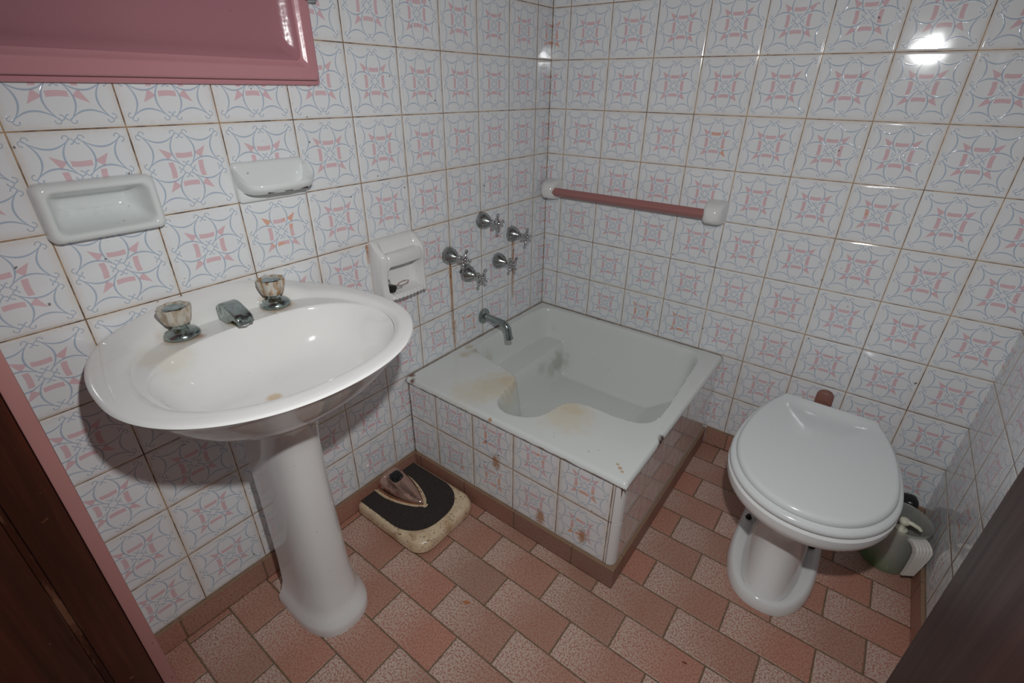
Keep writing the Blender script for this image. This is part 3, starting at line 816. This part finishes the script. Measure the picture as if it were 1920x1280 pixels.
# bowl: rim, belly, waist and spreading foot
bm = bmesh.new(); rings = []
base = lid_out(0)
def foot(hw, yf, yb, ex=2.4):
    """same point order as lid_out"""
    out = []; ym = (yf+yb)/2-.02
    for i in range(41):
        t = math.pi*i/40
        out.append((hw*math.copysign(abs(math.cos(t))**(2/ex), math.cos(t)), ym-(ym-yf)*abs(math.sin(t))**(2/ex)))
    for k in range(1, 17): s = k/16; out.append((-hw*(1-.12*s**3), ym+(yb-ym)*s))
    for k in range(1, 12): out.append((-hw*.88+2*hw*.88*k/12, yb))
    for k in range(16, 0, -1): s = k/16; out.append((hw*(1-.12*s**3), ym+(yb-ym)*s))
    return out
rim_ = lid_out(.013)
def blend(A, B, t): return [(a[0]*(1-t)+b[0]*t, a[1]*(1-t)+b[1]*t) for a, b in zip(A, B)]
waist = foot(.064, -.516, -.135)
rings.append(trans(lid_out(-.03), .3655)); rings.append(trans(lid_out(.008), .3655)); rings.append(trans(rim_, .360)); rings.append(trans(rim_, .345))
for t, z in ((.02, .334), (.06, .326), (.13, .316), (.24, .305), (.38, .292), (.54, .278), (.70, .261), (.84, .238), (.94, .208), (1, .18)): rings.append(trans(blend(rim_, waist, t), z))
for z, hw, yf, yb in ((.13, .067, -.528, -.13), (.10, .069, -.540, -.125), (.075, .070, -.552, -.12), (.055, .071, -.562, -.12), (.042, .072, -.571, -.12), (.031, .074, -.578, -.115)): rings.append(trans(foot(hw, yf, yb), z))
loft(bm, rings)
obj('bowl', bm, TOI, to)
bm = bmesh.new(); rings = []
for z, g in ((.0005, .002), (.006, .003), (.018, .001), (.027, -.002), (.032, -.006), (.034, -.011)): rings.append(trans(foot(.108+g, -.588-g, -.13+g), z))
rings.append(trans(foot(.087, -.572, -.15), .0325)); rings.append(trans(foot(.078, -.568, -.16), .028)); rings.append(trans(foot(.06, -.55, -.18), .027))
loft(bm, rings); ft = obj('foot', bm, TOI, to)
for sx in (-1, 1):
    bm = bmesh.new(); lathe(bm, [(.001, 0), (.0095, 0), (.0095, .003), (.006, .004), (.006, .011), (.004, .013), (.001, .013)], 6, Matrix.Translation((tx-.0135+sx*.085, -.322, .0335))); obj('bolt', bm, BOLT, ft)
# seat ring
bm = bmesh.new(); rings = []
for g, z in ((-.012, .3665), (.005, .3665), (.0105, .3695), (.0125, .375), (.011, .381), (.006, .3855), (-.012, .3875), (-.02, .3875)): rings.append(trans(lid_out(g), z))
loft(bm, rings); obj('seat', bm, SEAT, to)
# lid: gently domed, with a dished triangle near the hinge
bm = bmesh.new(); rings = []
for g, z in ((-.014, .3882), (-.002, .3882), (.0, .3895), (.0008, .394), (-.001, .3995), (-.005, .4035)): rings.append(trans(lid_out(g), z))
cxl, cyl = 0, -.43
edge = lid_out(-.008)
for q in (1.0, .97, .93, .88, .82, .75, .66, .56, .45, .33, .2, .08):
    r = []
    for (x, y) in edge:
        X_, Y_ = cxl+(x-cxl)*q, cyl+(y-cyl)*q
        z = .4045 + .0035*(1-q**2)
        hollow = sm(-.34, -.235, Y_)*(1-sm(-.215, -.190, Y_))*(1-sm(.06, .105, abs(X_)+max(0, (-.235-Y_))*.6))
        z -= .0065*hollow; z += .004*sm(-.24, -.195, Y_)*(1-sm(.11, .13, abs(X_)))
        r.append((tx+X_, Y_, z))
    rings.append(r)
loft(bm, rings); lid = obj('lid', bm, SEAT, to)
for sx in (-1, 1):
    bm = bmesh.new(); tube(bm, [(tx+sx*.065, -.163, .381), (tx+sx*.105, -.163, .381)], .010, 16); obj('hinge', bm, SEAT, lid)
# flush pipe
fp = thing('flush_pipe', 'worn brown-pink pipe cover coming out of the back wall behind the toilet', 'pipe', (1.072, 0, .33))
bm = bmesh.new(); rings = []
for y, sc_ in ((-.0008, 1.0), (-.012, 1.0), (-.018, .94), (-.020, .85)):
    r = []
    for u, v in rr(.047*sc_, .075*sc_, .022*sc_, 8): r.append((1.072+u, y, .322+v))
    rings.append(r)
loft(bm, rings); obj('wall_cover', bm, BROWNP, fp)
bm = bmesh.new(); tube(bm, [(1.072, -.0195, .312), (1.076, -.06, .31), (1.082, -.10, .308), (tx, -.150, .305)], .017, 20); obj('pipe', bm, BROWNP, fp)

# ------------------------------------------------------------------ jug with pump bottle
jx, jy = 1.3285, -.205
jg = thing('jug', 'translucent plastic measuring jug with ribbed handle on the floor behind the toilet', 'jug', (jx, jy, 0))
bm = bmesh.new()
lathe(bm, [(.001, .001), (.050, .001), (.056, .004), (.0575, .010), (.060, .06), (.063, .11), (.0655, .150), (.0675, .160), (.0660, .1625), (.0640, .160), (.0625, .150), (.0600, .11), (.0570, .06), (.0545, .012), (.050, .006), (.001, .005)], 56, Matrix.Translation((jx, jy, 0))); obj('body', bm, JUG, jg)
bm = bmesh.new()
dirv = Vector((.55, -.835, 0)).normalized(); side = Vector((-dirv.y, dirv.x, 0))
rings = []
prof = [(.060, .152), (.074, .153), (.088, .147), (.095, .136), (.095, .115), (.092, .085), (.088, .055), (.086, .040)]
back = [(.081, .040), (.083, .055), (.086, .085), (.088, .112), (.087, .130), (.082, .139), (.072, .144), (.060, .144)]
path = prof+back
NW = 31
for k in range(NW):
    u = -.021+.042*k/(NW-1); rib = .0016*math.cos(k/(NW-1)*5*2*math.pi)
    r = []
    for i, (d_, z) in enumerate(path):
        taper = .72+.28*sm(.04, .14, z)
        dd = d_ + (rib if i < len(prof) else 0)
        q = Vector((jx, jy, 0))+dirv*dd+side*(u*taper); r.append((min(q.x, W-.0105 if z < .075 else W-.002), q.y, z))
    rings.append(r)
loft(bm, rings); obj('handle', bm, HAND, jg)
pb = thing('pump_bottle', 'clear pump soap bottle standing inside the translucent jug', 'bottle', (1.332, -.222, .007))
bm = bmesh.new(); lathe(bm, [(.001, .0062), (.024, .0062), (.027, .010), (.027, .085), (.024, .100), (.014, .112), (.0125, .116), (.0125, .124), (.001, .124)], 32, Matrix.Translation((1.332, -.222, 0))); obj('body', bm, CLEAR, pb)
bm = bmesh.new(); lathe(bm, [(.001, .1245), (.0145, .1245), (.015, .127), (.0145, .138), (.008, .141), (.0055, .146), (.0055, .156), (.001, .156)], 28, Matrix.Translation((1.332, -.222, 0))); obj('collar', bm, PUMP, pb)
bm = bmesh.new(); lathe(bm, [(.001, .1565), (.010, .1565), (.0125, .160), (.0125, .167), (.009, .171), (.001, .172)], 24, Matrix.Translation((1.332, -.222, 0)))
tube(bm, [(1.332, -.222, .165), (1.347, -.226, .167), (1.362, -.230, .165), (1.368, -.231, .160)], [.0065, .0055, .0048, .004], 12); obj('pump_head', bm, PUMP, pb)
# crumpled black bag in the corner
bm = bmesh.new(); bmesh.ops.create_icosphere(bm, subdivisions=4, radius=1, matrix=Matrix.Identity(4))
rnd = random.Random(3)
dirs = [(Vector((rnd.uniform(-1, 1), rnd.uniform(-1, 1), rnd.uniform(-1, 1))).normalized(), rnd.uniform(.15, .35)) for _ in range(34)]
for v in bm.verts:
    n_ = v.co.normalized(); k = 1.0
    for d_, a in dirs:
        q = n_.dot(d_)
        if q > .80: k -= a*(q-.80)/.20*.9
    v.co = n_*k
    v.co = Vector([math.copysign(abs(c)**.6, c) for c in v.co])
    v.co = Vector((1.3535+v.co.x*.0405, -.052+v.co.y*.040, max(.0008, .060+v.co.z*.068)))
tag(obj('plastic_bag', bm, BAG), 'crumpled black plastic bag on the floor in the back right corner', 'bag')
# crumbs on the floor
def flake(x, y, s, mat, label, rz):
    bm = bmesh.new(); rings = []
    for u, w, z in ((-1, .15, .0016), (-.5, .5, .0030), (0, .55, .0040), (.5, .42, .0030), (1, .1, .0012)):
        rings.append([(u*s, w*s*.6*math.cos(a), z*.35+.0006+z*.45*(1+math.sin(a))*.5) for a in np.linspace(0, 2*math.pi, 9)[:-1]])
    loft(bm, rings); o = obj('dried_flake', bm, mat); o.location = (x, y, 0); o.rotation_euler = (0, 0, rz); tag(o, label, 'crumb')
flake(.478, -1.026, .010, FLAKE, 'dry orange flake lying on the floor between washbasin and tub', .6)
flake(.978, -.829, .006, FLAKED, 'brown crumb lying on the floor in front of the toilet', .2)
flake(.514, -.836, .003, FLAKED, 'tiny dark crumb on the floor in front of the tub', 0)

# ------------------------------------------------------------------ light: on-camera flash, dim hallway behind
fl = bpy.data.lights.new('camera_flash', 'SPOT'); fl.energy = 26; fl.spot_size = math.radians(150); fl.spot_blend = .9; fl.shadow_soft_size = .014; fl.color = (.985, 1.0, .995)
fo = bpy.data.objects.new('camera_flash', fl); C.objects.link(fo); fo.location = (1.022, -1.47, 1.352)
tgt = Vector((.50, -.62, .62)); fo.rotation_euler = (tgt-fo.location).to_track_quat('-Z', 'Y').to_euler()
w = bpy.data.worlds.new('hallway'); bpy.context.scene.world = w; w.use_nodes = True
w.node_tree.nodes['Background'].inputs[0].default_value = (.85, .9, .92, 1); w.node_tree.nodes['Background'].inputs[1].default_value = .12

# ------------------------------------------------------------------ camera
cam = bpy.data.cameras.new('camera'); co = bpy.data.objects.new('camera', cam); C.objects.link(co)
co.location = (1.04369, -1.59374, 1.18627); co.rotation_euler = (1.100185, -.010876, .646196)
cam.sensor_width = 36; cam.lens = 904.5016*36/1920; cam.shift_x = -4.0477/1920; cam.shift_y = -16.2489/1920
cam.clip_start = .01
sc_n = bpy.context.scene; sc_n.camera = co
vs = sc_n.view_settings; vs.view_transform = 'Standard'; vs.look = 'None'; vs.exposure = .12; vs.gamma = 1; vs.use_curve_mapping = False
sc_n.cycles.max_bounces = 8
